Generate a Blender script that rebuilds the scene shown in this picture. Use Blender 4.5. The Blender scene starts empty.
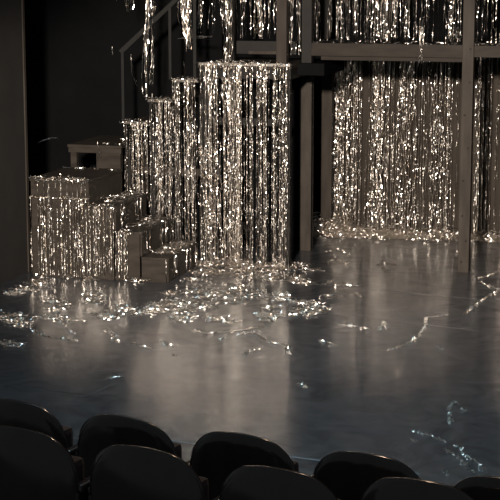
import bpy, bmesh, math, random
import numpy as np
from mathutils import Vector

# ------------------------------------------------------------------ camera, world, lights, exposure
S = bpy.context.scene
COL = S.collection
FPX, PITCH, CAM_H = 1600.0, math.atan(.177), 3.249          # focal length in px of a 500 px frame
cam_d = bpy.data.cameras.new('camera'); cam_d.sensor_width = 36; cam_d.lens = 36 * FPX / 500
cam_d.clip_end = 200
cam = bpy.data.objects.new('camera', cam_d); COL.objects.link(cam)
cam.location = (0, 0, CAM_H); cam.rotation_euler = (math.pi / 2 - PITCH, 0, 0)
S.camera = cam

W = bpy.data.worlds.new('dark_theatre'); S.world = W; W.use_nodes = True
W.node_tree.nodes['Background'].inputs[0].default_value = (.9, .95, 1.0, 1)
W.node_tree.nodes['Background'].inputs[1].default_value = .07

def spot(name, loc, target, energy, color, half_deg, blend, radius):
    l = bpy.data.lights.new(name, 'SPOT'); l.energy = energy; l.color = color
    l.spot_size = math.radians(2 * half_deg); l.spot_blend = blend; l.shadow_soft_size = radius
    o = bpy.data.objects.new(name, l); COL.objects.link(o); o.location = loc
    o.rotation_euler = (Vector(target) - Vector(loc)).to_track_quat('-Z', 'Y').to_euler()
    return o
def area(name, loc, target, energy, color, sx, sy):
    l = bpy.data.lights.new(name, 'AREA'); l.shape = 'RECTANGLE'; l.size = sx; l.size_y = sy
    l.energy = energy; l.color = color
    o = bpy.data.objects.new(name, l); COL.objects.link(o); o.location = loc
    o.rotation_euler = (Vector(target) - Vector(loc)).to_track_quat('-Z', 'Y').to_euler()
    return o
WARM = (1.0, .88, .765)
key = spot('front_of_house_spot', (-1.7, 0, 5.0), (.45, 17.5, .9), 20000, WARM, 9.6, .5, .32)
key.scale = (1.5, 1, 1)
spot('added_seat_glint', (2.2, 15, 6.2), (0, 6.6, 1.3), 520, (1, .72, .5), 16, .8, .1)  # added lamp, aimed at the seats alone for glints along their tops
area('overhead_cool_wash', (.5, 11.2, 7.5), (.5, 11.3, 0), 66, (.50, .80, .96), 5, 1.0).data.spread = math.radians(75)

S.view_settings.view_transform = 'Standard'; S.view_settings.look = 'None'
S.view_settings.gamma = 1; S.view_settings.use_curve_mapping = False
S.view_settings.exposure = 0.42
S.cycles.blur_glossy = 1.5; S.cycles.sample_clamp_indirect = 8.0; W.cycles.sampling_method = 'NONE'; S.cycles.caustics_reflective = False

# ------------------------------------------------------------------ the set's own axes: u along the set, v upstage
TH = math.radians(16)
CU, SU = math.cos(TH), math.sin(TH)
UV = np.array([CU, -SU, 0.]); VV = np.array([SU, CU, 0.]); ZZ = np.array([0., 0., 1.])
_F = np.array([0, math.cos(PITCH), -math.sin(PITCH)]); _U = np.array([0, math.sin(PITCH), math.cos(PITCH)])
_R = np.array([1., 0, 0]); _C = np.array([0, 0, CAM_H])
def floor_at(x, y, z=0.):
    d = _F + _R * ((x - 250) / FPX) + _U * ((250 - y) / FPX)
    return _C + d * ((z - CAM_H) / d[2])
ORG = floor_at(168, 283)
def PT(u, v, z=0.): return ORG + UV * u + VV * v + ZZ * z
def uz(x, y, v):                                             # point of the set's plane v seen at a pixel
    d = _F + _R * ((x - 250) / FPX) + _U * ((250 - y) / FPX)
    t = (v - (_C - ORG) @ VV) / (d @ VV)
    p = _C + d * t - ORG
    return float(p @ UV), float(p[2])

rng = np.random.default_rng(7)
random.seed(7)

# ------------------------------------------------------------------ materials
def new_mat(name):
    m = bpy.data.materials.new(name); m.use_nodes = True
    return m, m.node_tree.nodes, m.node_tree.links, m.node_tree.nodes['Principled BSDF']
def wood(name, c1, c2, rough=.55, scale=(3, 3, 30)):
    m, n, l, b = new_mat(name); b.inputs['Specular IOR Level'].default_value = .07
    tc = n.new('ShaderNodeTexCoord'); mp = n.new('ShaderNodeMapping'); mp.inputs['Scale'].default_value = scale
    no = n.new('ShaderNodeTexNoise'); no.inputs['Scale'].default_value = 2.5; no.inputs['Detail'].default_value = 6
    cr = n.new('ShaderNodeValToRGB'); cr.color_ramp.elements[0].position = .3; cr.color_ramp.elements[1].position = .72
    cr.color_ramp.elements[0].color = (*c1, 1); cr.color_ramp.elements[1].color = (*c2, 1)
    l.new(tc.outputs['Object'], mp.inputs['Vector']); l.new(mp.outputs['Vector'], no.inputs['Vector'])
    l.new(no.outputs['Fac'], cr.inputs['Fac']); l.new(cr.outputs['Color'], b.inputs['Base Color'])
    bu = n.new('ShaderNodeBump'); bu.inputs['Strength'].default_value = .15
    l.new(no.outputs['Fac'], bu.inputs['Height']); l.new(bu.outputs['Normal'], b.inputs['Normal'])
    b.inputs['Roughness'].default_value = rough
    return m
def plain(name, c, rough=.5, metal=0., var=.25, scale=8, spec=.5):
    m, n, l, b = new_mat(name); b.inputs['Specular IOR Level'].default_value = spec
    tc = n.new('ShaderNodeTexCoord'); no = n.new('ShaderNodeTexNoise'); no.inputs['Scale'].default_value = scale
    cr = n.new('ShaderNodeValToRGB')
    cr.color_ramp.elements[0].color = (*[x * (1 - var) for x in c], 1); cr.color_ramp.elements[1].color = (*[min(1, x * (1 + var)) for x in c], 1)
    l.new(tc.outputs['Object'], no.inputs['Vector']); l.new(no.outputs['Fac'], cr.inputs['Fac'])
    l.new(cr.outputs['Color'], b.inputs['Base Color'])
    b.inputs['Roughness'].default_value = rough; b.inputs['Metallic'].default_value = metal
    return m
def foil(name, c, rough):
    m, n, l, b = new_mat(name)
    b.inputs['Base Color'].default_value = (*[x * .82 for x in c], 1); b.inputs['Metallic'].default_value = 1; b.inputs['Roughness'].default_value = .29
    g = n.new('ShaderNodeBsdfPrincipled'); g.inputs['Base Color'].default_value = (*c, 1)
    g.inputs['Metallic'].default_value = 1; g.inputs['Roughness'].default_value = rough
    no = n.new('ShaderNodeTexNoise'); no.inputs['Scale'].default_value = 40; tc = n.new('ShaderNodeTexCoord')
    mr = n.new('ShaderNodeMapRange'); mr.inputs['To Min'].default_value = .15; mr.inputs['To Max'].default_value = .75
    mx = n.new('ShaderNodeMixShader'); l.new(tc.outputs['Object'], no.inputs['Vector']); l.new(no.outputs['Fac'], mr.inputs['Value'])
    l.new(mr.outputs['Result'], mx.inputs['Fac']); l.new(b.outputs[0], mx.inputs[1]); l.new(g.outputs[0], mx.inputs[2])
    l.new(mx.outputs[0], n['Material Output'].inputs['Surface'])
    return m

M_FOIL = foil('silver_foil', (.86, .80, .73), .2)
M_BROWN = wood('brown_painted_timber', (.025, .021, .0175), (.042, .0355, .0295), scale=(6, 6, 1.2))
M_BEAM = wood('brown_painted_beam', (.014, .0118, .0095), (.027, .0225, .0185), scale=(1.2, 6, 6))
M_PLY = wood('dark_stained_plywood', (.020, .017, .014), (.038, .032, .027), .5, (1.5, 6, 6))
M_DARK = plain('black_painted_timber', (.013, .012, .011), .6, spec=.1)
M_BLACK = plain('black_masking_cloth', (.0045, .0047, .005), .95, 0, .2, 3, 0)
M_FLAT = plain('charcoal_masking_flat', (.028, .027, .026), .85, 0, .2, 3, 0)
M_PANEL = wood('brown_back_panel', (.024, .020, .016), (.040, .033, .027), .7, (5, 5, .8))
M_SHADE = wood('shaded_brown_timber', (.022, .018, .015), (.036, .030, .025), scale=(6, 6, 1.2))  # copy of the brown timber with weaker light put into its colour
M_STEEL = plain('grey_steel_tube', (.014, .014, .0135), .5, 0, spec=.05)
M_SHELL = plain('dark_varnished_seat_shell', (.042, .039, .038), .16)
M_CLOTH = plain('dark_red_upholstery', (.05, .035, .034), .9)
M_IRON = plain('black_iron', (.02, .02, .02), .45)
M_TIER = plain('black_tier_carpet', (.08, .077, .075), .95)
M_TAPE = plain('grey_marking_tape', (.20, .21, .22), .6)

def floor_material():
    m, n, l, b = new_mat('dark_stage_vinyl')
    tc = n.new('ShaderNodeTexCoord')
    no = n.new('ShaderNodeTexNoise'); no.inputs['Scale'].default_value = 1.4; no.inputs['Detail'].default_value = 8
    no.inputs['Distortion'].default_value = 1.2
    n2 = n.new('ShaderNodeTexNoise'); n2.inputs['Scale'].default_value = 1.6; n2.inputs['Detail'].default_value = 4
    n2.inputs['Distortion'].default_value = 2.5
    cr = n.new('ShaderNodeValToRGB')
    cr.color_ramp.elements[0].color = (.010, .013, .018, 1); cr.color_ramp.elements[1].color = (.018, .022, .028, 1)
    cr.color_ramp.elements[0].position = .3; cr.color_ramp.elements[1].position = .75
    rr = n.new('ShaderNodeMapRange'); rr.inputs['From Min'].default_value = .3; rr.inputs['From Max'].default_value = .7
    rr.inputs['To Min'].default_value = .10; rr.inputs['To Max'].default_value = .22
    l.new(tc.outputs['Object'], no.inputs['Vector']); l.new(tc.outputs['Object'], n2.inputs['Vector'])
    l.new(no.outputs['Fac'], cr.inputs['Fac']); l.new(cr.outputs['Color'], b.inputs['Base Color'])
    l.new(n2.outputs['Fac'], rr.inputs['Value']); l.new(rr.outputs['Result'], b.inputs['Roughness'])
    b.inputs['IOR'].default_value = 4.2
    # waxed vinyl: a sharper sheen over a duller, scuffed one
    g = n.new('ShaderNodeBsdfPrincipled'); g.inputs['IOR'].default_value = 4.2; g.inputs['Roughness'].default_value = .33
    l.new(cr.outputs['Color'], g.inputs['Base Color'])
    mx = n.new('ShaderNodeMixShader'); 
    n3 = n.new('ShaderNodeTexNoise'); n3.inputs['Scale'].default_value = 2.4; n3.inputs['Detail'].default_value = 5; n3.inputs['Distortion'].default_value = 1.8
    mr = n.new('ShaderNodeMapRange'); mr.inputs['From Min'].default_value = .35; mr.inputs['From Max'].default_value = .65
    mr.inputs['To Min'].default_value = .30; mr.inputs['To Max'].default_value = .62
    l.new(tc.outputs['Object'], n3.inputs['Vector']); l.new(n3.outputs['Fac'], mr.inputs['Value']); l.new(mr.outputs['Result'], mx.inputs['Fac'])
    l.new(b.outputs[0], mx.inputs[1]); l.new(g.outputs[0], mx.inputs[2]); l.new(mx.outputs[0], n['Material Output'].inputs['Surface'])
    return m
M_FLOOR = floor_material()

# ------------------------------------------------------------------ helpers
def link(name, me, m, parent=None):
    me.materials.append(m)
    o = bpy.data.objects.new(name, me); COL.objects.link(o)
    if parent is not None: o.parent = parent
    return o
class MB:
    """collects bevelled boxes and tubes in the axes of its parent and links them as one mesh"""
    def __init__(s): s.bm = bmesh.new()
    def box(s, u0, u1, v0, v1, z0, z1, bev=.006):
        r = bmesh.ops.create_cube(s.bm, size=1)
        for v in r['verts']:
            v.co = Vector(((u0 + u1) / 2 + v.co.x * (u1 - u0), (v0 + v1) / 2 + v.co.y * (v1 - v0), (z0 + z1) / 2 + v.co.z * (z1 - z0)))
        if bev:
            es = list({e for v in r['verts'] for e in v.link_edges})
            bmesh.ops.bevel(s.bm, geom=es, offset=bev, segments=2, affect='EDGES', profile=.6)
        return s
    def bar(s, a, b, w, h):
        a, b = Vector(a), Vector(b); d = (b - a); q = d.to_track_quat('Z', 'Y')
        r = bmesh.ops.create_cube(s.bm, size=1)
        for v in r['verts']:
            v.co = (a + b) / 2 + q @ Vector((v.co.x * w, v.co.y * h, v.co.z * d.length))
        es = list({e for v in r['verts'] for e in v.link_edges})
        bmesh.ops.bevel(s.bm, geom=es, offset=min(w, h) * .12, segments=2, affect='EDGES')
        return s
    def tube(s, a, b, r, seg=14):
        a, b = Vector(a), Vector(b); d = b - a; q = d.to_track_quat('Z', 'Y')
        k = bmesh.ops.create_cone(s.bm, cap_ends=True, segments=seg, radius1=r, radius2=r, depth=d.length)
        for v in k['verts']: v.co = (a + b) / 2 + q @ v.co
        return s
    def build(s, name, m, parent=None):
        me = bpy.data.meshes.new(name); s.bm.to_mesh(me); s.bm.free()
        return link(name, me, m, parent)
def tag(o, label, cat, group=None, kind=None):
    o['label'] = label; o['category'] = cat
    if group: o['group'] = group
    if kind: o['kind'] = kind
    return o
def thing(name, label, cat, u=0, v=0, z=0, group=None):      # an Empty on the set's axes
    o = bpy.data.objects.new(name, None); COL.objects.link(o)
    o.location = PT(u, v, z); o.rotation_euler = (0, 0, -TH); o.empty_display_size = .1
    return tag(o, label, cat, group)
def structure(name, mb, m, u=0, v=0, z=0):
    o = mb.build(name, m); o.location = PT(u, v, z); o.rotation_euler = (0, 0, -TH); o['kind'] = 'structure'
    return o

class Foil:
    """collects foil ribbons (world coordinates relative to an origin)"""
    def __init__(s): s.v, s.f, s.n = [], [], 0
    def ribbon(s, pts, w, twist=.9, phase=None):
        pts = np.asarray(pts, float); n = len(pts)
        t = np.gradient(pts, axis=0); t /= np.linalg.norm(t, axis=1)[:, None] + 1e-9
        ref = np.array([.31, .94, .12]); a = np.cross(t, ref); ln = np.linalg.norm(a, axis=1)[:, None]
        a = np.where(ln > .05, a / (ln + 1e-9), np.array([1., 0, 0])); b = np.cross(t, a)
        ang = np.cumsum(rng.normal(0, twist * .3, n)) + rng.normal(0, twist * .30, n) * (rng.random(n) < .28) + (rng.uniform(0, 6.28) if phase is None else phase)
        side = (a * np.cos(ang)[:, None] + b * np.sin(ang)[:, None]) * (w / 2)
        vv = np.empty((2 * n, 3)); vv[0::2] = pts - side; vv[1::2] = pts + side
        i = s.n + 2 * np.arange(n - 1)
        s.f.append(np.stack([i, i + 1, i + 3, i + 2], 1)); s.v.append(vv); s.n += 2 * n
        return s
    def hang(s, u, v, z0, z1, w=.007, wander=.0028, seg=.0115, du=0., dv=0., twist=.9, floor=None):
        n = max(4, int(abs(z0 - z1) / seg)); k = np.linspace(0, 1, n)
        uu = u + np.cumsum(rng.normal(0, wander, n)) * .8 + du * k ** 1.3
        vv = v + np.cumsum(rng.normal(0, wander, n)) * .8 + dv * k
        kk = rng.random(n) < .04; vv = vv + np.where(kk, rng.normal(0, .006, n), 0); uu = uu + np.where(kk, rng.normal(0, .004, n), 0)
        zz = z0 + (z1 - z0) * k + rng.normal(0, seg * .1, n)
        if floor is not None: zz = np.maximum(zz, floor + .004)
        return s.ribbon(np.stack([uu, vv, zz], 1), w, twist)
    def crumple(s, c, spread, length, w=.008, seg=.014, lift=0.):
        n = max(4, int(length / seg)); h = rng.uniform(0, 6.28)
        hd = h + np.cumsum(rng.normal(0, .55, n))
        p = np.stack([np.cumsum(np.cos(hd)), np.cumsum(np.sin(hd)), np.cumsum(rng.normal(0, .55, n))], 1) * seg
        p -= p.mean(0); p *= np.minimum(1, np.array(spread) / (np.abs(p).max(0) + 1e-6))
        q = np.array(c) + p
        if lift is not None: q[:, 2] = np.maximum(q[:, 2], lift + .004)
        return s.ribbon(q, w, .9)
    def build(s, name, m, parent=None, origin=None):
        v = np.concatenate(s.v); f = np.concatenate(s.f)
        if origin is not None:
            v = v - origin; v = np.stack([v[:, 0] * CU - v[:, 1] * SU, v[:, 0] * SU + v[:, 1] * CU, v[:, 2]], 1)
        me = bpy.data.meshes.new(name); me.from_pydata(v.tolist(), [], f.tolist())
        o = link(name, me, m, parent)
        if origin is not None: o.location = origin; o.rotation_euler = (0, 0, -TH)
        return o

# ------------------------------------------------------------------ heights of the set
RISE, TREAD = .262, .29
Z_STEP = [RISE, 2 * RISE, 3 * RISE, 4 * RISE]                # three steps and the big box
Z_LAND = 1.30
VU = 1.08                                                     # front plane of the upper flight and the tower
Z_UP = [uz(132, 122, VU)[1], uz(157, 100, VU)[1], uz(183, 80, VU)[1]]
Z_TOW = uz(245, 64, VU)[1]
VF = 1.458                                                    # plane of the gallery front
U_R = uz(463.5, 272, VF)[0]
Z_B1, Z_B0 = uz(400, 44, VF)[1], uz(400, 57, VF)[1]
VB = 3.58                                                     # back curtain

# ------------------------------------------------------------------ room shell
def shell():
    me = bpy.data.meshes.new('floor'); bm = bmesh.new()
    bmesh.ops.create_grid(bm, x_segments=2, y_segments=2, size=1)
    for v in bm.verts: v.co = Vector((v.co.x * 9, 15 + v.co.y * 9, 0))
    bm.to_mesh(me); bm.free()
    o = link('floor', me, M_FLOOR); o['kind'] = 'structure'
    structure('wall_back', MB().box(-6, 8, 4.6, 4.7, 0, 7, 0), M_BLACK)
    # side masking flat standing left of the box, its upstage end edged with a batten
    p = floor_at(28, 272) - ORG; fu, fv = float(p @ UV), float(p @ VV)
    structure('wall_left', MB().box(fu - .06, fu, fv - 6.5, fv, 0, 6, 0), M_FLAT)
    structure('trim_1', MB().box(fu - .06, fu + .012, fv, fv + .05, 0, 6, .003), M_BROWN)
    structure('wall_rear_left', MB().box(-6, -.2, 2.6, 2.66, 0, 6, 0), M_BLACK)
    structure('wall_right', MB().box(6.5, 6.6, -6, 4.6, 0, 7, 0), M_BLACK)
    # brown board wall behind the back curtains
    u0 = uz(334, 100, VB + .12)[0]
    structure('wall_upstage_panel', MB().box(u0, 5.2, VB + .16, VB + .20, 0, Z_B0 - .02, 0), M_PANEL)
shell()

# ------------------------------------------------------------------ step units
box_u0, box_u1 = -3 * TREAD - .655, -3 * TREAD
def step_flight():
    t = thing('stair_flight', 'lowest dark plywood stair flight of three deep steps climbing left from the floor', 'stairs', 0, 0, 0, 'stair flights')
    for k in range(3):
        u1 = -k * TREAD; u0 = u1 - TREAD; z = Z_STEP[k]
        MB().box(u0, u1 + .012, -.008, 1.0, z - .028, z).build('tread', M_PLY, t)
        MB().box(u1 - .02, u1, .02, .98, z - RISE if k else 0, z - .028, .002).build('riser', M_PLY, t)
        MB().box(u0, u1 - .02, .0, .018, 0, z - .028, .002).build('side_panel', M_PLY, t)
        MB().box(u0, u1 - .02, .98, 1.0, 0, z - .028, .002).build('side_panel', M_PLY, t)
def big_box():
    t = thing('platform_box', 'big square plywood box platform at the left end of the lower steps', 'box', box_u0, 0, 0)
    w = box_u1 - box_u0; z = Z_STEP[3]
    MB().box(-.01, w + .01, -.01, 1.0, z - .03, z).build('platform_top', M_PLY, t)
    MB().box(0, w, 0, .018, 0, z - .03, .002).build('front_panel', M_PLY, t)
    MB().box(0, w, .98, .998, 0, z - .03, .002).build('back_panel', M_PLY, t)
    MB().box(w - .018, w, .018, .98, 0, z - .03, .002).build('side_panel', M_PLY, t)
    MB().box(0, .018, .018, .98, 0, z - .03, .002).build('side_panel', M_PLY, t)
def landing():
    t = thing('landing_platform', 'raised plywood landing on square legs behind the big box', 'platform', box_u0 + .01, 1.02, 0)
    w, d, z = box_u1 - box_u0 - .02, 1.0, Z_LAND
    MB().box(-.01, w, 0, d, z - .03, z).build('platform_top', M_PLY, t)
    MB().box(0, w - .01, .01, .04, z - .09, z - .03, .003).build('edge_rail', M_PLY, t)
    MB().box(w * .52, w - .02, .015, .035, Z_STEP[3] - .2, z - .09, .002).build('front_panel', M_PLY, t)
    for a in (0.02, w - .09):
        for b in (.02, d - .09):
            MB().box(a, a + .07, b, b + .07, 0, z - .03, .004).build('leg', M_PLY, t)
def upper_flight():
    t = thing('stair_flight', 'upper dark stair flight hidden behind tinsel, climbing right to the tower', 'stairs', 0, VU, 0, 'stair flights')
    for k, z in enumerate(Z_UP):
        u0 = -3 * TREAD + k * TREAD; zl = Z_LAND if k == 0 else Z_UP[k - 1]
        MB().box(u0 - .012, u0 + TREAD, 0, 1.0, z - .03, z).build('tread', M_PLY, t)
        MB().box(u0, u0 + .02, .02, .98, zl, z - .03, .002).build('riser', M_DARK, t)
        MB().box(u0 + .0, u0 + .06, .03, .09, 0, zl, .003).build('leg', M_DARK, t)
        MB().box(u0 + .0, u0 + .06, .9, .96, 0, zl, .003).build('leg', M_DARK, t)
    MB().box(-3 * TREAD, 0, .05, .08, .98, 1.06, .003).build('cross_rail', M_SHADE, t)
    MB().box(-3 * TREAD, 0, .95, .97, 0, Z_LAND, .003).build('back_panel', M_BLACK, t)
step_flight(); big_box(); landing(); upper_flight()

TW = uz(290, 150, VU)[0]                                      # right end of the tower
def tower():
    t = thing('tower_platform', 'tall dark tower platform at the head of the stairs, tinsel across its front', 'platform', 0, VU, 0)
    MB().box(-.01, TW + .01, 0, 1.25, Z_TOW - .05, Z_TOW).build('deck', M_PLY, t)
    MB().box(0, TW, .02, .05, Z_TOW - .16, Z_TOW - .05, .003).build('edge_rail', M_DARK, t)
    MB().box(TW - .04, TW, .05, 1.2, Z_TOW - .16, Z_TOW - .05, .003).build('edge_rail', M_DARK, t)
    MB().box(TW, TW + .30, .30, 1.3, Z_TOW - .13, Z_TOW + .0, .003).build('joist', M_BLACK, t)  # shade on this deck edge is put in as a black material
    a = uz(233, 150, VU + .1)[0]
    MB().box(a - .035, a + .035, .07, .14, 0, Z_TOW - .05, .004).build('post', M_SHADE, t)
    MB().box(.02, .09, .07, .14, 0, Z_TOW - .05, .004).build('post', M_DARK, t)
    MB().box(TW - .09, TW - .02, .07, .14, 0, Z_TOW - .05, .004).build('post', M_DARK, t)
    MB().box(.02, .09, 1.1, 1.17, 0, Z_TOW - .05, .004).build('post', M_DARK, t)
    b0, b1 = uz(301.5, 200, VF + .85)[0], uz(312, 200, VF + .85)[0]
    MB().box(b0, b1, VF + .79 - VU, VF + .91 - VU, 0, Z_TOW - .13, .004).build('post', M_BROWN, t)
    MB().box(b0 - .10, b0 - .005, VF + .86 - VU, VF + .90 - VU, 0, Z_TOW - .13, .004).build('post_side_shade', M_DARK, t)  # dark strip put in as the shading on the post's left side
    MB().box(.1, TW - .05, 1.19, 1.21, 0, Z_TOW - .1, .003).build('back_panel', M_BLACK, t)
    MB().box(.1, TW - .1, .1, .13, 1.55, 1.63, .003).build('cross_rail', M_DARK, t)
tower()

def gallery():
    t = thing('gallery_frame', 'brown timber gallery frame of posts and long crossbeam over the back curtain', 'frame', 0, VF, 0)
    top = 4.2
    f = MB().box(U_R - .06, U_R + .06, -.05, .07, 0, top, .006).build('post', M_BROWN, t)
    for z in (.12, .35, .62, 1.0, 1.35, 1.7, 2.05, Z_B1 - .04):
        b = MB(); du = .025 if int(z * 20) % 2 else -.02
        b.tube((U_R + du, -.058, z), (U_R + du, -.045, z), .011, 8); b.build('bolt', M_DARK, f)
    bp0, bp1 = uz(323, 150, VB - .1)[0], uz(333.5, 150, VB - .1)[0]
    MB().box(bp0, bp1, VB - .2 - VF, VB - .08 - VF, 0, Z_B0 - .06, .005).build('post', M_SHADE, t)
    l0 = uz(312, 50, VF)[0]
    MB().box(l0, U_R - .06, -.035, .055, Z_B0, Z_B1, .005).build('beam', M_BEAM, t)
    MB().box(l0 + .1, U_R - .06, .0, .05, Z_B0 - .045, Z_B0, .003).build('beam_lip', M_BEAM, t)
    MB().box(U_R + .06, 5.0, -.035, .055, Z_B0 + .01, Z_B1 - .005, .005).build('beam', M_BEAM, t)
    MB().box(l0 - .12, 5.0, .06, VB + .15 - VF, Z_B1 - .07, Z_B1 - .025, .003).build('deck', M_DARK, t)
    # upper dark post left of the beam end, standing on the joist of the tower
    MB().box(l0 - .11, l0, -.03, .08, Z_TOW, top, .005).build('post', M_DARK, t)  # post stands in shade, painted in here by the black timber colour
    # thin upper pole in the middle of the right bay
    pu = uz(390, 20, VF + .35)[0]
    MB().tube((pu, .3, Z_B1 - .025), (pu, .3, top), .02).build('pole', M_BEAM, t)
    MB().box(bp0 + .05, bp1 + .05, 1.5, 1.6, Z_B1 - .025, top, .004).build('post', M_DARK, t)
    # pipes the upper curtains hang from, out of the frame
    MB().box(-1.4, 5.0, .08, .20, 3.9, 4.0, .005).build('top_rail', M_DARK, t)
    MB().box(-1.4, 1.6, VU + .06 - VF, VU + .14 - VF, 3.9, 4.0, .005).build('top_rail', M_DARK, t)
    MB().box(-1.4, -1.3, VU + .06 - VF, .2, 3.8, 3.9, .005).build('top_rail', M_DARK, t)
    # left part over the tower
    a0, a1 = uz(236, 48, VF)[0], uz(278, 48, VF)[0]
    zb1, zb0 = uz(258, 41, VF)[1], uz(258, 54, VF)[1]
    MB().box(a0 - .02, a1 + .2, -.02, .05, zb0, zb1, .005).build('beam', M_DARK, t)
    MB().box(a0 + .15, a1, -.035, -.02, zb0 - .0, zb0 + .035, .003).build('beam_lip', M_SHADE, t)
    c = uz(282.5, 30, VU + .14)[0]
    MB().box(c - .056, c + .056, VU + .09 - VF, VU + .2 - VF, Z_TOW, top, .005).build('post', M_SHADE, t)
    d = uz(232, 30, VU + .2)[0]
    MB().box(d - .03, d + .03, VU + .17 - VF, VU + .23 - VF, Z_TOW, top, .004).build('post', M_DARK, t)
gallery()

def handrail():
    t = thing('stair_handrail', 'slanting black handrail on thin grey uprights beside the upper stair flight', 'handrail', 0, VU + .03, 0)
    a = uz(121, 52, VU + .03); b = uz(178, -2, VU + .03)
    s = (b[1] - a[1]) / (b[0] - a[0])
    MB().bar((a[0], 0, a[1]), (b[0] + .6, 0, b[1] + .6 * s), .032, .045).build('rail', M_STEEL, t)
    for x, yb, k in ((123.5, 118, 0), (147, 99, 1), (170.5, 79, 2)):
        uu, z0 = uz(x, yb, VU + .03)[0], Z_UP[k]
        MB().box(uu - .015, uu + .015, -.015, .015, z0, a[1] + s * (uu - a[0]), .003).build('upright', M_STEEL, t)
    uu = uz(195, 70, VU + .03)[0]
    MB().box(uu - .017, uu + .017, -.015, .015, Z_TOW - .2 if False else Z_UP[2], a[1] + s * (uu - a[0]), .003).build('upright', M_STEEL, t)
handrail()

# ------------------------------------------------------------------ tinsel curtains
CG = 'tinsel curtains'
def clumped(u0, u1, n, gaps=6, gapw=.03, pull=.5):
    """positions along a rail, thinned out in a few gaps"""
    g = [(rng.uniform(u0, u1), rng.uniform(.4, 1.) * gapw) for _ in range(gaps)]
    m = max(3, int((u1 - u0) / .0105)); cs = u0 + (np.arange(m) + .5 + rng.normal(0, .3, m)) * (u1 - u0) / m; out = []
    wt = rng.gamma(2.2, 1, m); wt /= wt.sum()
    while len(out) < n:
        x = rng.choice(cs, p=wt) + rng.normal(0, .002)
        if any(abs(x - c) < w for c, w in g) and rng.random() > .1: continue
        out.append(x)
    return out
def curtain(label, u0, u1, v, ztop, zbot, n, band=True, gaps=6, gapw=.03, depth=.025, floor=None, ragged=.04,
            wander=.0006, w=.0031, extra=None, garland=0, skip=0.):
    t = thing('tinsel_curtain', label, 'curtain', (u0 + u1) / 2, v, 0, CG)
    c = (u0 + u1) / 2
    if band:
        MB().box(u0 - c, u1 - c, -.004, .004, ztop - .03, ztop, .001).build('header_band', M_FOIL, t)
    F = Foil()
    for x in clumped(u0 - c, u1 - c, int(n * 1.0), gaps, gapw):
        zb = zbot + abs(rng.normal(0, ragged)) * (1 if rng.random() > .15 else 5)
        F.hang(x, rng.uniform(-depth, depth * .3), ztop - rng.uniform(0, .02), min(zb, ztop - .1), w * rng.uniform(.7, 1.3), wander, floor=floor)
    if extra: extra(F, c)
    F.build('fringe', M_FOIL, t)
    if garland:
        G = Foil()
        for _ in range(garland):
            G.crumple((rng.uniform(u0 - c, u1 - c), rng.uniform(-.03, .02), ztop + rng.normal(.0, .014)), (.05, .03, .025), .14, .009, lift=None)
        G.build('bunched_heading', M_FOIL, t)
    return t

# tower front
def splay(F, c):
    for _ in range(26):
        x = rng.uniform(.0, .35)
        F.hang(x - c, -.03, rng.uniform(1.0, 1.6), .02, .008, .004, du=rng.uniform(.0, .16) + .03, dv=-rng.uniform(0, .1), floor=0)
curtain('wide floor-length silver tinsel curtain across the front of the tall tower', .01, TW, VU - .02, Z_TOW + .01, .015, 235, True, 9, .018, .035, 0, .02, extra=splay, garland=60)
# upper steps
for k, lab in enumerate(('silver tinsel fringe hanging from the lowest tread of the upper stair flight',
                         'silver tinsel fringe hanging from the middle tread of the upper stair flight',
                         'long silver tinsel fringe hanging from the top tread beside the tower')):
    u0 = -3 * TREAD + k * TREAD
    curtain(lab, u0, u0 + TREAD - .01, VU - .02, Z_UP[k] + .01, (.72, .45, .02)[k], (66, 62, 56)[k], True, 3, .02, .03, 0 if k == 2 else None, .06, garland=22)
# big box front: heading on the top edge, second garland lower
def second_row(F, c):
    z = uz(65, 198, -.02)[1]
    for _ in range(42):
        F.hang(rng.uniform(box_u0 - c, box_u1 - c), rng.uniform(-.03, 0), z + rng.uniform(-.01, .01), .02, .006, .0008, floor=0)
    for _ in range(48):
        F.crumple((rng.uniform(box_u0 - c, box_u1 - c), -.015, z), (.05, .012, .015), .1, .008, lift=None)
curtain('silver tinsel fringe covering the front of the big square box platform', box_u0, box_u1, -.02, Z_STEP[3] + .005, .02, 22, False, 2, .02, .02, 0, .05, extra=second_row, garland=64)
curtain('silver tinsel fringe on the front of the third low step, next to the big box', -3 * TREAD, -2 * TREAD, -.02, Z_STEP[2] + .005, .02, 54, False, 1, .02, .02, 0, .05, garland=26)
curtain('narrow silver tinsel fringe on the front of the second low step', -2 * TREAD + .01, -TREAD - .10, -.02, Z_STEP[1] + .005, .02, 48, False, 1, .02, .02, 0, .05, garland=8)
curtain('few silver tinsel strands at the corner of the lowest step', -.06, .01, -.02, Z_STEP[0] + .005, .02, 5, False, 0, .02, .015, 0, .04)
# strands hanging over the risers at right of the low steps
for k, lab in ((2, 'sparse tinsel strands over the riser of the third low step'), (1, 'sparse tinsel strands over the riser of the second low step'), (0, 'sparse tinsel strands over the riser of the lowest step')):
    t = thing('tinsel_fringe', lab, 'tinsel', -k * TREAD + .03, .5, 0, 'tinsel over the risers')
    zb = Z_STEP[k - 1] if k else 0
    for _ in range((14, 12, 13)[k]):
        F = Foil()
        F.hang(rng.uniform(-.01, .02), rng.choice([rng.uniform(-.45, -.3), rng.uniform(0, .48)]), Z_STEP[k] + .004, zb + rng.uniform(.01, .1), .0075, .003, floor=zb)
        F.build('strand', M_FOIL, t)
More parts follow.
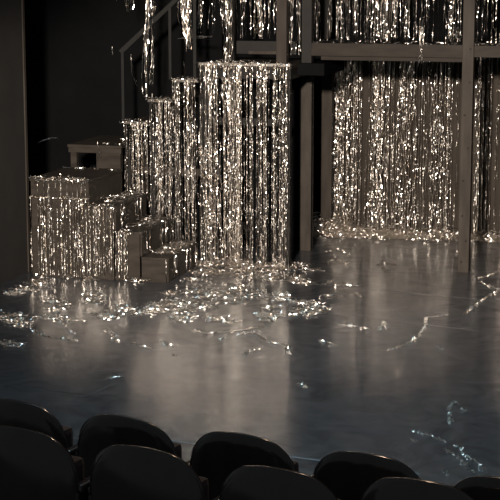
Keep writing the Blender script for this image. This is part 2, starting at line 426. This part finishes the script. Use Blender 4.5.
# back curtain and its right neighbour
b0 = uz(335, 150, VB)[0]; b1 = uz(459, 150, VB)[0]; b2 = uz(475, 150, VB)[0]
b2b = uz(486, 150, VB)[0]
def backmore(F, c):
    for x0, x1, n in ((336, 352, 26), (372, 385, 22), (398, 412, 18), (436, 442, 8)):
        for _ in range(n):
            F.hang(uz(rng.uniform(x0, x1), 150, VB)[0] - c, rng.uniform(-.06, -.02), Z_B0 - .1, .03, .008, .004, floor=0)
curtain('wide floor-length silver tinsel curtain at the back under the gallery beam', b0, b1, VB, Z_B0 - .06, .02, 155, True, 6, .022, .04, 0, .03, extra=backmore)
def rightmore(F, c):
    for _ in range(16):
        F.hang(uz(rng.uniform(469, 484), 150, VB)[0] - c, rng.uniform(-.04, 0), Z_B0 - .08, .03, .006, .001, floor=0)
curtain('floor-length silver tinsel curtain at the back, right of the tall front post', b2b, b2b + .75, VB, Z_B0 - .06, .02, 90, True, 3, .03, .04, 0, .03, extra=rightmore)
# gallery level
g0, g1 = uz(314, 20, VF + .16)[0], uz(464, 20, VF + .16)[0]
def beamtop(F, c):
    for _ in range(90):
        F.crumple((rng.uniform(g0, g1 + .9) - c, rng.uniform(-.2, -.08), Z_B1 + abs(rng.normal(0, .012))), (.06, .04, .015), .13, .008, lift=None)
curtain('silver tinsel curtain on the gallery above the long crossbeam, left of the tall post', g0, g1, VF + .16, 3.9, Z_B1 - .0, 175, False, 12, .032, .05, Z_B1 - .025, .05, .002, extra=beamtop)
curtain('sparse silver tinsel curtain on the gallery at the far right edge', g1 + .12, g1 + .9, VF + .16, 3.9, Z_B1, 50, False, 5, .04, .05, Z_B1 - .025, .08, .002)
h0, h1 = uz(236, 20, VF + .1)[0], uz(277, 20, VF + .1)[0]
zt = uz(258, 40, VF)[1]
curtain('silver tinsel curtain above the tower, left of the upper brown post', h0, h1, VF + .1, 3.9, zt, 52, False, 4, .04, .03, None, .05, .002)
k0, k1 = uz(290, 20, VF - .1)[0], uz(301, 20, VF - .1)[0]
curtain('narrow strip of tinsel curtain right of the upper brown post', k0, k1, VF - .1, 3.9, uz(295, 56, VF - .1)[1], 18, False, 1, .02, .03, None, .1, .002)
q0, q1 = uz(198, 20, VF + .1)[0], uz(228, 20, VF + .1)[0]
curtain('short tinsel curtain above the tower between two poles', q0, q1, VF + .1, 3.9, uz(215, 34, VF + .1)[1], 40, False, 3, .03, .03, None, .1, .002)

def bunch(label, pts, n, rad, taper=1., w=.006, group='hanging tinsel bunches', cat='tinsel'):
    """a bunch of loose strands following a line given as (u, v, z) points"""
    if pts[0][2] > Z_B1 + .45: pts = [(pts[0][0], pts[0][1], 3.92)] + list(pts)          # hangs from the pipes above
    P = np.array([PT(*p) for p in pts]); o = P[0].copy()
    seg = np.linalg.norm(np.diff(P, axis=0), axis=1); L = np.r_[0, np.cumsum(seg)]
    F = Foil(); m = max(5, int(L[-1] / .025)); k = np.linspace(0, L[-1], m)
    base = np.stack([np.interp(k, L, P[:, i]) for i in range(3)], 1)
    for _ in range(n):
        a = int(rng.integers(0, max(1, m // 3))) if n > 1 else 0; b = int(rng.integers(min(m, max(a + 4, int(m * (.86 if pts[0][2] == 3.92 else .5)))), m + 1)) if n > 1 else m
        q = base[a:b] + rng.normal(0, 1, 3) * rad * np.linspace(1, taper, m)[a:b, None] + np.cumsum(rng.normal(0, .003, (b - a, 3)), 0)
        if len(q) > 3: F.ribbon(q, w * rng.uniform(.7, 1.3), .9)
    ob = F.build('tinsel_bunch', M_FOIL, None, o)
    return tag(ob, label, cat, group)
def pl(v, *xy): return [(uz(x, y, v)[0], v, uz(x, y, v)[1]) for x, y in xy]
bunch('tinsel wound round the second upright of the stair handrail', pl(VU + .0, (149, -8), (149, 20), (147, 50), (147, 98)), 20, .022)
bunch('thick tinsel bunch tapering to a point above the top stair tread', pl(VU + .1, (186, -10), (186, 20), (190, 52)), 46, .075, .15)
bunch('tinsel strip hanging in front of the tower curtain from above', pl(VU - .03, (229, -8), (229, 40), (227, 72), (231, 130)), 16, .02)
bunch('single tinsel strand looping down from the handrail', pl(VU + .03, (130, 40), (132, 74), (139, 88), (146, 101)), 4, .006)
bunch('short tinsel wisp at the top, left of the handrail', pl(VU + .2, (117, -8), (117, 6)), 3, .006)
bunch('tinsel wisp hanging at the top edge, second left of the wrapped upright', pl(VU + .2, (125, -8), (126, 19)), 6, .014)
bunch('thin tinsel strand hung between handrail and top at its right', pl(VU + .2, (131, -8), (131, 18)), 3, .006)
bunch('thin tinsel string stretched across the dark above the upper steps', pl(VU + .3, (176, 38), (196, 37), (216, 38)), 7, .006)
bunch('small dim tinsel wisp hanging in the dark left of the handrail foot', pl(2.605, (107, 38), (112, 40), (112, 60)), 2, .006)
bunch('pale tinsel strand slung in the dark above the big box', pl(2.605, (37, 143), (48, 139), (63, 136)), 9, .006)
bunch('knotted tinsel tuft draped over the long gallery beam', pl(VF - .06, (421, 18), (421, 40), (422, 52), (420, 66)), 14, .014)
bunch('tinsel strand hanging just below the landing corner', pl(1.01, (98, 141), (100, 150), (99, 162)), 5, .008)
bunch('two tinsel strands hanging above the top stair tread beside the thin upright', pl(VU + .1, (184, 62), (184, 82)), 3, .008)

# ------------------------------------------------------------------ tinsel lying on the floor and on the steps
def litter(label, spots, name='tinsel_litter', z=0., length=(.08, .3), group='tinsel drifts'):
    """spots: (x0, y0, x1, y1, count, spread x, spread y) in pixels along a line on the floor"""
    F = Foil(); o = floor_at(spots[0][0], spots[0][1], z)
    for x0, y0, x1, y1, n, sx, sy, h in spots:
        cl = [(rng.random(), rng.normal(0, sx), rng.normal(0, sy)) for _ in range(max(2, n // 9))]
        for _ in range(int(n * 1.6)):
            k, ox, oy = cl[rng.integers(len(cl))]
            p = floor_at(x0 + (x1 - x0) * k + ox + rng.normal(0, 4.0), y0 + (y1 - y0) * k + oy + rng.normal(0, .9), z)
            if (p - ORG) @ UV < -1.40 or (p - ORG) @ VV > VB - .01: continue       # clear of the walls
            p[2] = z + abs(rng.normal(0, h))
            F.crumple(p, (.12, .12, .02 + h * .4), rng.uniform(*length), .0065, lift=z)
    ob = F.build(name, M_FOIL, None, o)
    return tag(ob, label, 'tinsel', group, 'stuff')
litter('drift of crumpled tinsel along the foot of the back curtain under the gallery',
       [(320, 234.5, 345, 235.5, 650, 4, 1, .10), (340, 235.5, 464, 239.5, 1250, 3, .8, .05)])
litter('tinsel heaped at the foot of the back curtain right of the tall post', [(474, 239.5, 512, 241.5, 330, 2, 1, .045)])
litter('dense spill of tinsel at the foot of the tower curtain',
       [(196, 263, 290, 270, 330, 5, 3, .02), (180, 270, 300, 275, 240, 10, 4, .012), (160, 292, 330, 278, 150, 14, 6, .008)])
litter('scatter of tinsel over the floor before the tower and low steps',
       [(90, 318, 235, 296, 300, 14, 4, .008), (185, 318, 250, 322, 60, 12, 3, .006), (260, 318, 325, 308, 130, 12, 3, .008), (215, 292, 300, 298, 120, 14, 4, .008)])
litter('scatter of tinsel over the floor before the big box at left',
       [(0, 295, 40, 280, 120, 10, 4, .008), (35, 274, 130, 280, 150, 6, 2, .015), (0, 318, 30, 322, 60, 6, 3, .008), (50, 318, 90, 296, 70, 12, 6, .006), (10, 340, 28, 342, 16, 5, 3, .006)])
for k, (lab, n) in enumerate((('crumpled tinsel on the lowest stair tread', 130), ('crumpled tinsel on the second stair tread', 60), ('crumpled tinsel on the third stair tread', 70))):
    F = Foil(); u1 = -k * TREAD
    for _ in range(n):
        F.crumple(np.array(PT(u1 - rng.uniform(.03, .26), rng.uniform(.25, .97), Z_STEP[k] + abs(rng.normal(0, .012)))), (.07, .07, .025), .2, .0065, lift=Z_STEP[k])
    tag(F.build('tinsel_litter', M_FOIL, None, PT(u1 - .15, .6, Z_STEP[k])), lab, 'tinsel', 'tinsel on the treads', 'stuff')
F = Foil()
for _ in range(26):
    F.crumple(np.array(PT(rng.uniform(box_u0, box_u1), rng.choice([rng.uniform(.0, .05), rng.uniform(.85, .98)]), Z_STEP[3] + .006)), (.08, .03, .01), .16, .008, lift=Z_STEP[3])
tag(F.build('tinsel_litter', M_FOIL, None, PT(box_u0, 0, Z_STEP[3])), 'thin line of tinsel scraps on top of the big box', 'tinsel', 'tinsel on the treads', 'stuff')
F = Foil()
for _ in range(16):
    F.crumple(np.array(PT(rng.uniform(box_u1 - .25, box_u1 - .03), 1.05 + rng.uniform(0, .9), Z_LAND + .006)), (.07, .07, .015), .16, .008, lift=Z_LAND)
tag(F.build('tinsel_litter', M_FOIL, None, PT(box_u1, 1.1, Z_LAND)), 'tinsel scraps on the landing behind the big box', 'tinsel', 'tinsel on the treads', 'stuff')

rng = np.random.default_rng(21)
def scrap(label, pts, n=5, rad=.008, w=.011):
    n = max(2, int(n * .6)); rad *= .5
    P = np.array([floor_at(*p) for p in pts]); o = P[0].copy()
    if len(P) == 1: P = np.stack([P[0], P[0] + [.03, .02, 0]])
    seg = np.linalg.norm(np.diff(P, axis=0), axis=1); L = np.r_[0, np.cumsum(seg)]
    m = max(6, int(L[-1] / .016)); k = np.linspace(0, L[-1], m)
    base = np.stack([np.interp(k, L, P[:, i]) for i in range(3)], 1)
    F = Foil()
    F.ribbon(base + np.stack([rng.normal(0, .003, m), rng.normal(0, .003, m), rng.uniform(.004, .009, m)], 1), .006, 1.5)
    for c in base:
        if rng.random() > .72 + n * .05: continue
        F.crumple(c + np.array([rng.normal(0, rad + .003), rng.normal(0, rad + .003), .008]), (.013, .013, .014), rng.uniform(.05, .09), .008, .011, lift=0)
    tag(F.build('tinsel_scrap', M_FOIL, None, o), label, 'tinsel', 'tinsel scraps on the floor')
scrap('lone short tinsel scrap on the dark floor behind the second front seat from left', [(105, 380), (111, 378), (122, 377)], 3)
scrap('small tinsel clump below the end of the tower spill, by itself on the dark floor', [(297, 384), (303, 385), (307, 389)], 7, .02)
scrap('dark curled tinsel scrap right of the tower spill', [(286, 346), (289, 350), (288, 355)], 5, .015)
scrap('short bent tinsel strand on the bright floor before the tower', [(243, 356), (249, 352), (259, 350)], 3)
scrap('long tinsel chain crossing the bright floor before the tower', [(194, 331), (207, 334), (228, 332), (246, 330), (264, 327)], 6)
scrap('tinsel strand drooping right from the long chain before the tower', [(258, 335), (268, 343), (286, 345)], 6)
scrap('short dark tinsel strand slanting under the long chain', [(220, 340), (226, 336), (232, 333)], 4)
scrap('tinsel tangle in the middle of the floor before the tower', [(236, 336), (246, 334), (258, 333)], 7, .02)
scrap('two-lobed tinsel scrap on the floor at left of the chain', [(161, 342), (167, 346), (174, 347)], 5, .012)
scrap('tiny tinsel scrap under the two-lobed scrap', [(174, 354), (177, 357)], 3, .01)
scrap('tinsel scrap on the floor, left end of the lower steps spill', [(131, 344), (141, 346), (153, 350)], 5, .01)
scrap('tinsel clump before the lowest step, below the spill', [(107, 330), (113, 336), (117, 343)], 8, .025)
scrap('long thin tinsel strand on the left floor below the box spill', [(32, 330), (46, 337), (60, 339), (76, 341)], 4)
scrap('curved tinsel strand on the floor before the big box', [(55, 318), (66, 326), (73, 334)], 4)
scrap('long snaking tinsel strand on the open floor left of the tall post', [(389, 351), (405, 345), (419, 337), (425, 327), (426, 318), (436, 317), (447, 316)], 4)
scrap('small forked tinsel scrap in the middle of the right floor', [(379, 331), (384, 322), (388, 331)], 4, .008)
scrap('long pale tinsel strand pointing right on the right floor', [(337, 325), (350, 326), (362, 328), (371, 330)], 4)
scrap('tiny tinsel scrap below the snaking strand', [(437, 347), (443, 351)], 3, .008)
scrap('looped tinsel clump on the bright floor before the back curtain', [(377, 266), (386, 263), (395, 266)], 6, .015)
scrap('tinsel wisp trailing below the looped clump', [(383, 268), (385, 273)], 2, .006)
scrap('small dark tinsel scrap left of the looped clump', [(351, 295), (357, 294), (359, 297)], 4, .01)
scrap('long tinsel strand on the floor right of the tall post', [(463, 315), (472, 309), (480, 302), (490, 296), (502, 290)], 5)
scrap('short tinsel strand running to the right edge near the back', [(477, 279), (486, 277), (499, 271)], 5)
scrap('tinsel strand slanting to meet the long strand right of the post', [(479, 282), (488, 286), (499, 290)], 4)
scrap('bright tinsel clump right of the tower foot', [(321, 286), (327, 283), (334, 281)], 7, .02)
scrap('tinsel clump before the left end of the back drift', [(326, 252), (336, 250), (346, 254)], 9, .03)
scrap('tinsel clump second in front of the left end of the back drift', [(324, 263), (334, 260), (347, 264)], 9, .025)
scrap('thin tinsel strand right of the tower spill, farther from it', [(318, 341), (328, 343), (337, 346)], 5, .012)
scrap('tinsel strand right of the tower spill on the dark strip of floor', [(303, 318), (316, 314), (330, 309)], 6, .015)
scrap('hooked tinsel strand near the front of the stage floor at right', [(450, 424), (449, 412), (452, 404), (457, 402), (458, 406)], 4)
scrap('tiny tinsel scrap beside the hooked strand', [(461, 410), (465, 411)], 3, .006)
scrap('thick tinsel strand at the front right, pointing to the seats', [(412, 432), (420, 434), (432, 437), (447, 443)], 8, .012)
scrap('tinsel strand near the front right ending lowest toward the seats', [(445, 450), (456, 457), (466, 466), (474, 474)], 5, .008)
scrap('tinsel strand near the front right, rightmost of the pair', [(457, 446), (464, 455), (474, 461), (485, 471)], 6, .01)
scrap('tiny tinsel scrap under the thick strand at the front right', [(412, 441), (416, 443)], 3, .006)
scrap('tiny tinsel scrap behind the rightmost front seat', [(443, 474), (448, 472)], 4, .01)

# ------------------------------------------------------------------ floor seams and tape
def floor_line(name, a, b, w, m, label=None, kind=None):
    A, B = Vector(floor_at(*a)), Vector(floor_at(*b)); d = B - A; n = Vector((-d.y, d.x, 0)).normalized() * w / 2
    bm = bmesh.new()
    vs = [bm.verts.new(p + Vector((0, 0, h))) for h in (.0005, .002) for p in (A - n, B - n, B + n, A + n)]
    for f in ((3, 2, 1, 0), (4, 5, 6, 7), (0, 1, 5, 4), (1, 2, 6, 5), (2, 3, 7, 6), (3, 0, 4, 7)): bm.faces.new([vs[i] for i in f])
    for v in bm.verts: v.co -= A
    me = bpy.data.meshes.new(name); bm.to_mesh(me); bm.free()
    o = link(name, me, m); o.location = A
    if kind: o['kind'] = kind
    if label: tag(o, label, 'tape')
    return o
floor_line('trim_2', (300, 283), (520, 303), .005, M_TIER, None, 'structure')
floor_line('trim_3', (330, 313), (520, 336), .005, M_TIER, None, 'structure')
floor_line('trim_4', (-10, 385), (90, 395), .005, M_TIER, None, 'structure')
floor_line('marking_tape', (120, 434), (420, 474), .02, M_TAPE, 'thin pale tape line along the front of the stage floor behind the seats')
floor_line('marking_tape', (72, 402), (118, 382), .008, M_TIER, 'short dark tape line slanting on the floor behind the leftmost seats')

# ------------------------------------------------------------------ audience seats
RA = math.radians(27)
SU_ = Vector((math.cos(RA), -math.sin(RA), 0))
def seat_back_mesh(hw, z0, ztop, crest, thick, bow, y0):
    NS, NT = 24, 10
    bm = bmesh.new(); G = [[], []]
    for side in (0, 1):
        for i in range(NS + 1):
            s = -1 + 2 * i / NS; row = []
            e = max(0., (abs(s) - .45) / .55)
            zt = ztop + crest * (1 - s * s) - .13 * (1 - math.sqrt(max(0., 1 - e * e)))
            for j in range(NT + 1):
                t = j / NT; z = z0 + (zt - z0) * t
                y = y0 + bow * s * s + .05 * (1 - t) ** 1.5 * (1 if side else 1)
                th = thick * (1 - .55 * max(0, (t - .8) / .2) ** 2) * (1 - .45 * max(0, (abs(s) - .85) / .15) ** 2)
                row.append(bm.verts.new((s * hw, y + (th / 2 if side else -th / 2), z)))
            G[side].append(row)
    for i in range(NS):
        for j in range(NT):
            bm.faces.new((G[0][i][j], G[0][i + 1][j], G[0][i + 1][j + 1], G[0][i][j + 1]))
            bm.faces.new((G[1][i][j], G[1][i][j + 1], G[1][i + 1][j + 1], G[1][i + 1][j]))
        for j in (0, NT):
            q = (G[0][i][j], G[1][i][j], G[1][i + 1][j], G[0][i + 1][j]); bm.faces.new(q if j == 0 else q[::-1])
    for j in range(NT):
        for i in (0, NS):
            q = (G[0][i][j], G[0][i][j + 1], G[1][i][j + 1], G[1][i][j]); bm.faces.new(q if i == 0 else q[::-1])
    bmesh.ops.recalc_face_normals(bm, faces=bm.faces)
    me = bpy.data.meshes.new('seat_back'); bm.to_mesh(me); bm.free()
    for p in me.polygons: p.use_smooth = True
    return me
def make_seat():
    r = bpy.data.objects.new('theatre_seat', None); COL.objects.link(r); r.empty_display_size = .1
    link('back_shell', seat_back_mesh(.27, .30, .775, .06, .045, .05, 0), M_SHELL, r)
    link('back_cushion', seat_back_mesh(.225, .36, .70, .03, .06, .04, .055), M_CLOTH, r)
    c = MB(); c.box(-.205, .205, .12, .22, .34, .68, .03); c.build('seat_cushion', M_CLOTH, r)
    for s in (-1, 1):
        MB().box(s * .268 - .022, s * .268 + .022, .05, .42, .575, .61, .012).build('armrest', M_SHELL, r)
        MB().box(s * .268 - .012, s * .268 + .012, .04, .30, .012, .578, .005).build('side_frame', M_IRON, r)
        MB().box(s * .268 - .03, s * .268 + .03, .02, .36, .0, .012, .003).build('foot_plate', M_IRON, r)
    return r
def dup(root):
    r = root.copy(); COL.objects.link(r)
    for ch in root.children:
        c = ch.copy(); COL.objects.link(c); c.parent = r
    return r
def px_depth(x, y, Y):
    d = _F + _R * ((x - 250) / FPX) + _U * ((250 - y) / FPX)
    return _C + d * (Y / d[1])
def tier(name, c, zt, k0, k1, back, front):
    b = MB(); b.box(k0 * .605, k1 * .605, back, front, -.6, 0, .01)
    o = b.build(name, M_TIER); o.location = (c[0], c[1], zt); o.rotation_euler = (0, 0, -RA); o['kind'] = 'structure'
proto = make_seat(); first = True
cA = Vector(px_depth(121, 416, 7.1)); zA = cA.z - .835
labsA = {-1: 'leftmost dark theatre seat of the front row, cut by the left edge', 0: 'second dark theatre seat from left in the front row',
         1: 'middle dark theatre seat of the front row, below the bright tower reflection', 2: 'fourth dark theatre seat from left in the front row',
         3: 'rightmost dark theatre seat of the front row, only its top in view'}
cB = Vector(px_depth(140, 447, 6.2)); zB = cB.z - .835
labsB = {-1: 'leftmost dark theatre seat of the nearer row, a glint along its top', 0: 'nearer-row dark theatre seat with a glint, between first and second front seats from left',
         1: 'nearer-row dark theatre seat in the gap right of the middle front seat', 2: 'nearer-row dark theatre seat low at the right, mostly below the frame'}
for labs, c, zf, g in ((labsA, cA, zA, 'front row of seats'), (labsB, cB, zB, 'nearer row of seats')):
    for k, lab in labs.items():
        o = proto if first else dup(proto); first = False
        p = c + SU_ * (.605 * k)
        if k > 1: p.y += -.022 * (k - 1) ** 2 if c is cA else .13
        o.location = (p.x, p.y, zf); o.rotation_euler = (0, 0, -RA)
        tag(o, lab, 'seat', g)
tier('floor_front_tier', cA, zA, -4, 6, -.55, .75)
tier('floor_rear_tier', cB, zB, -4, 6, -1.2, .40)
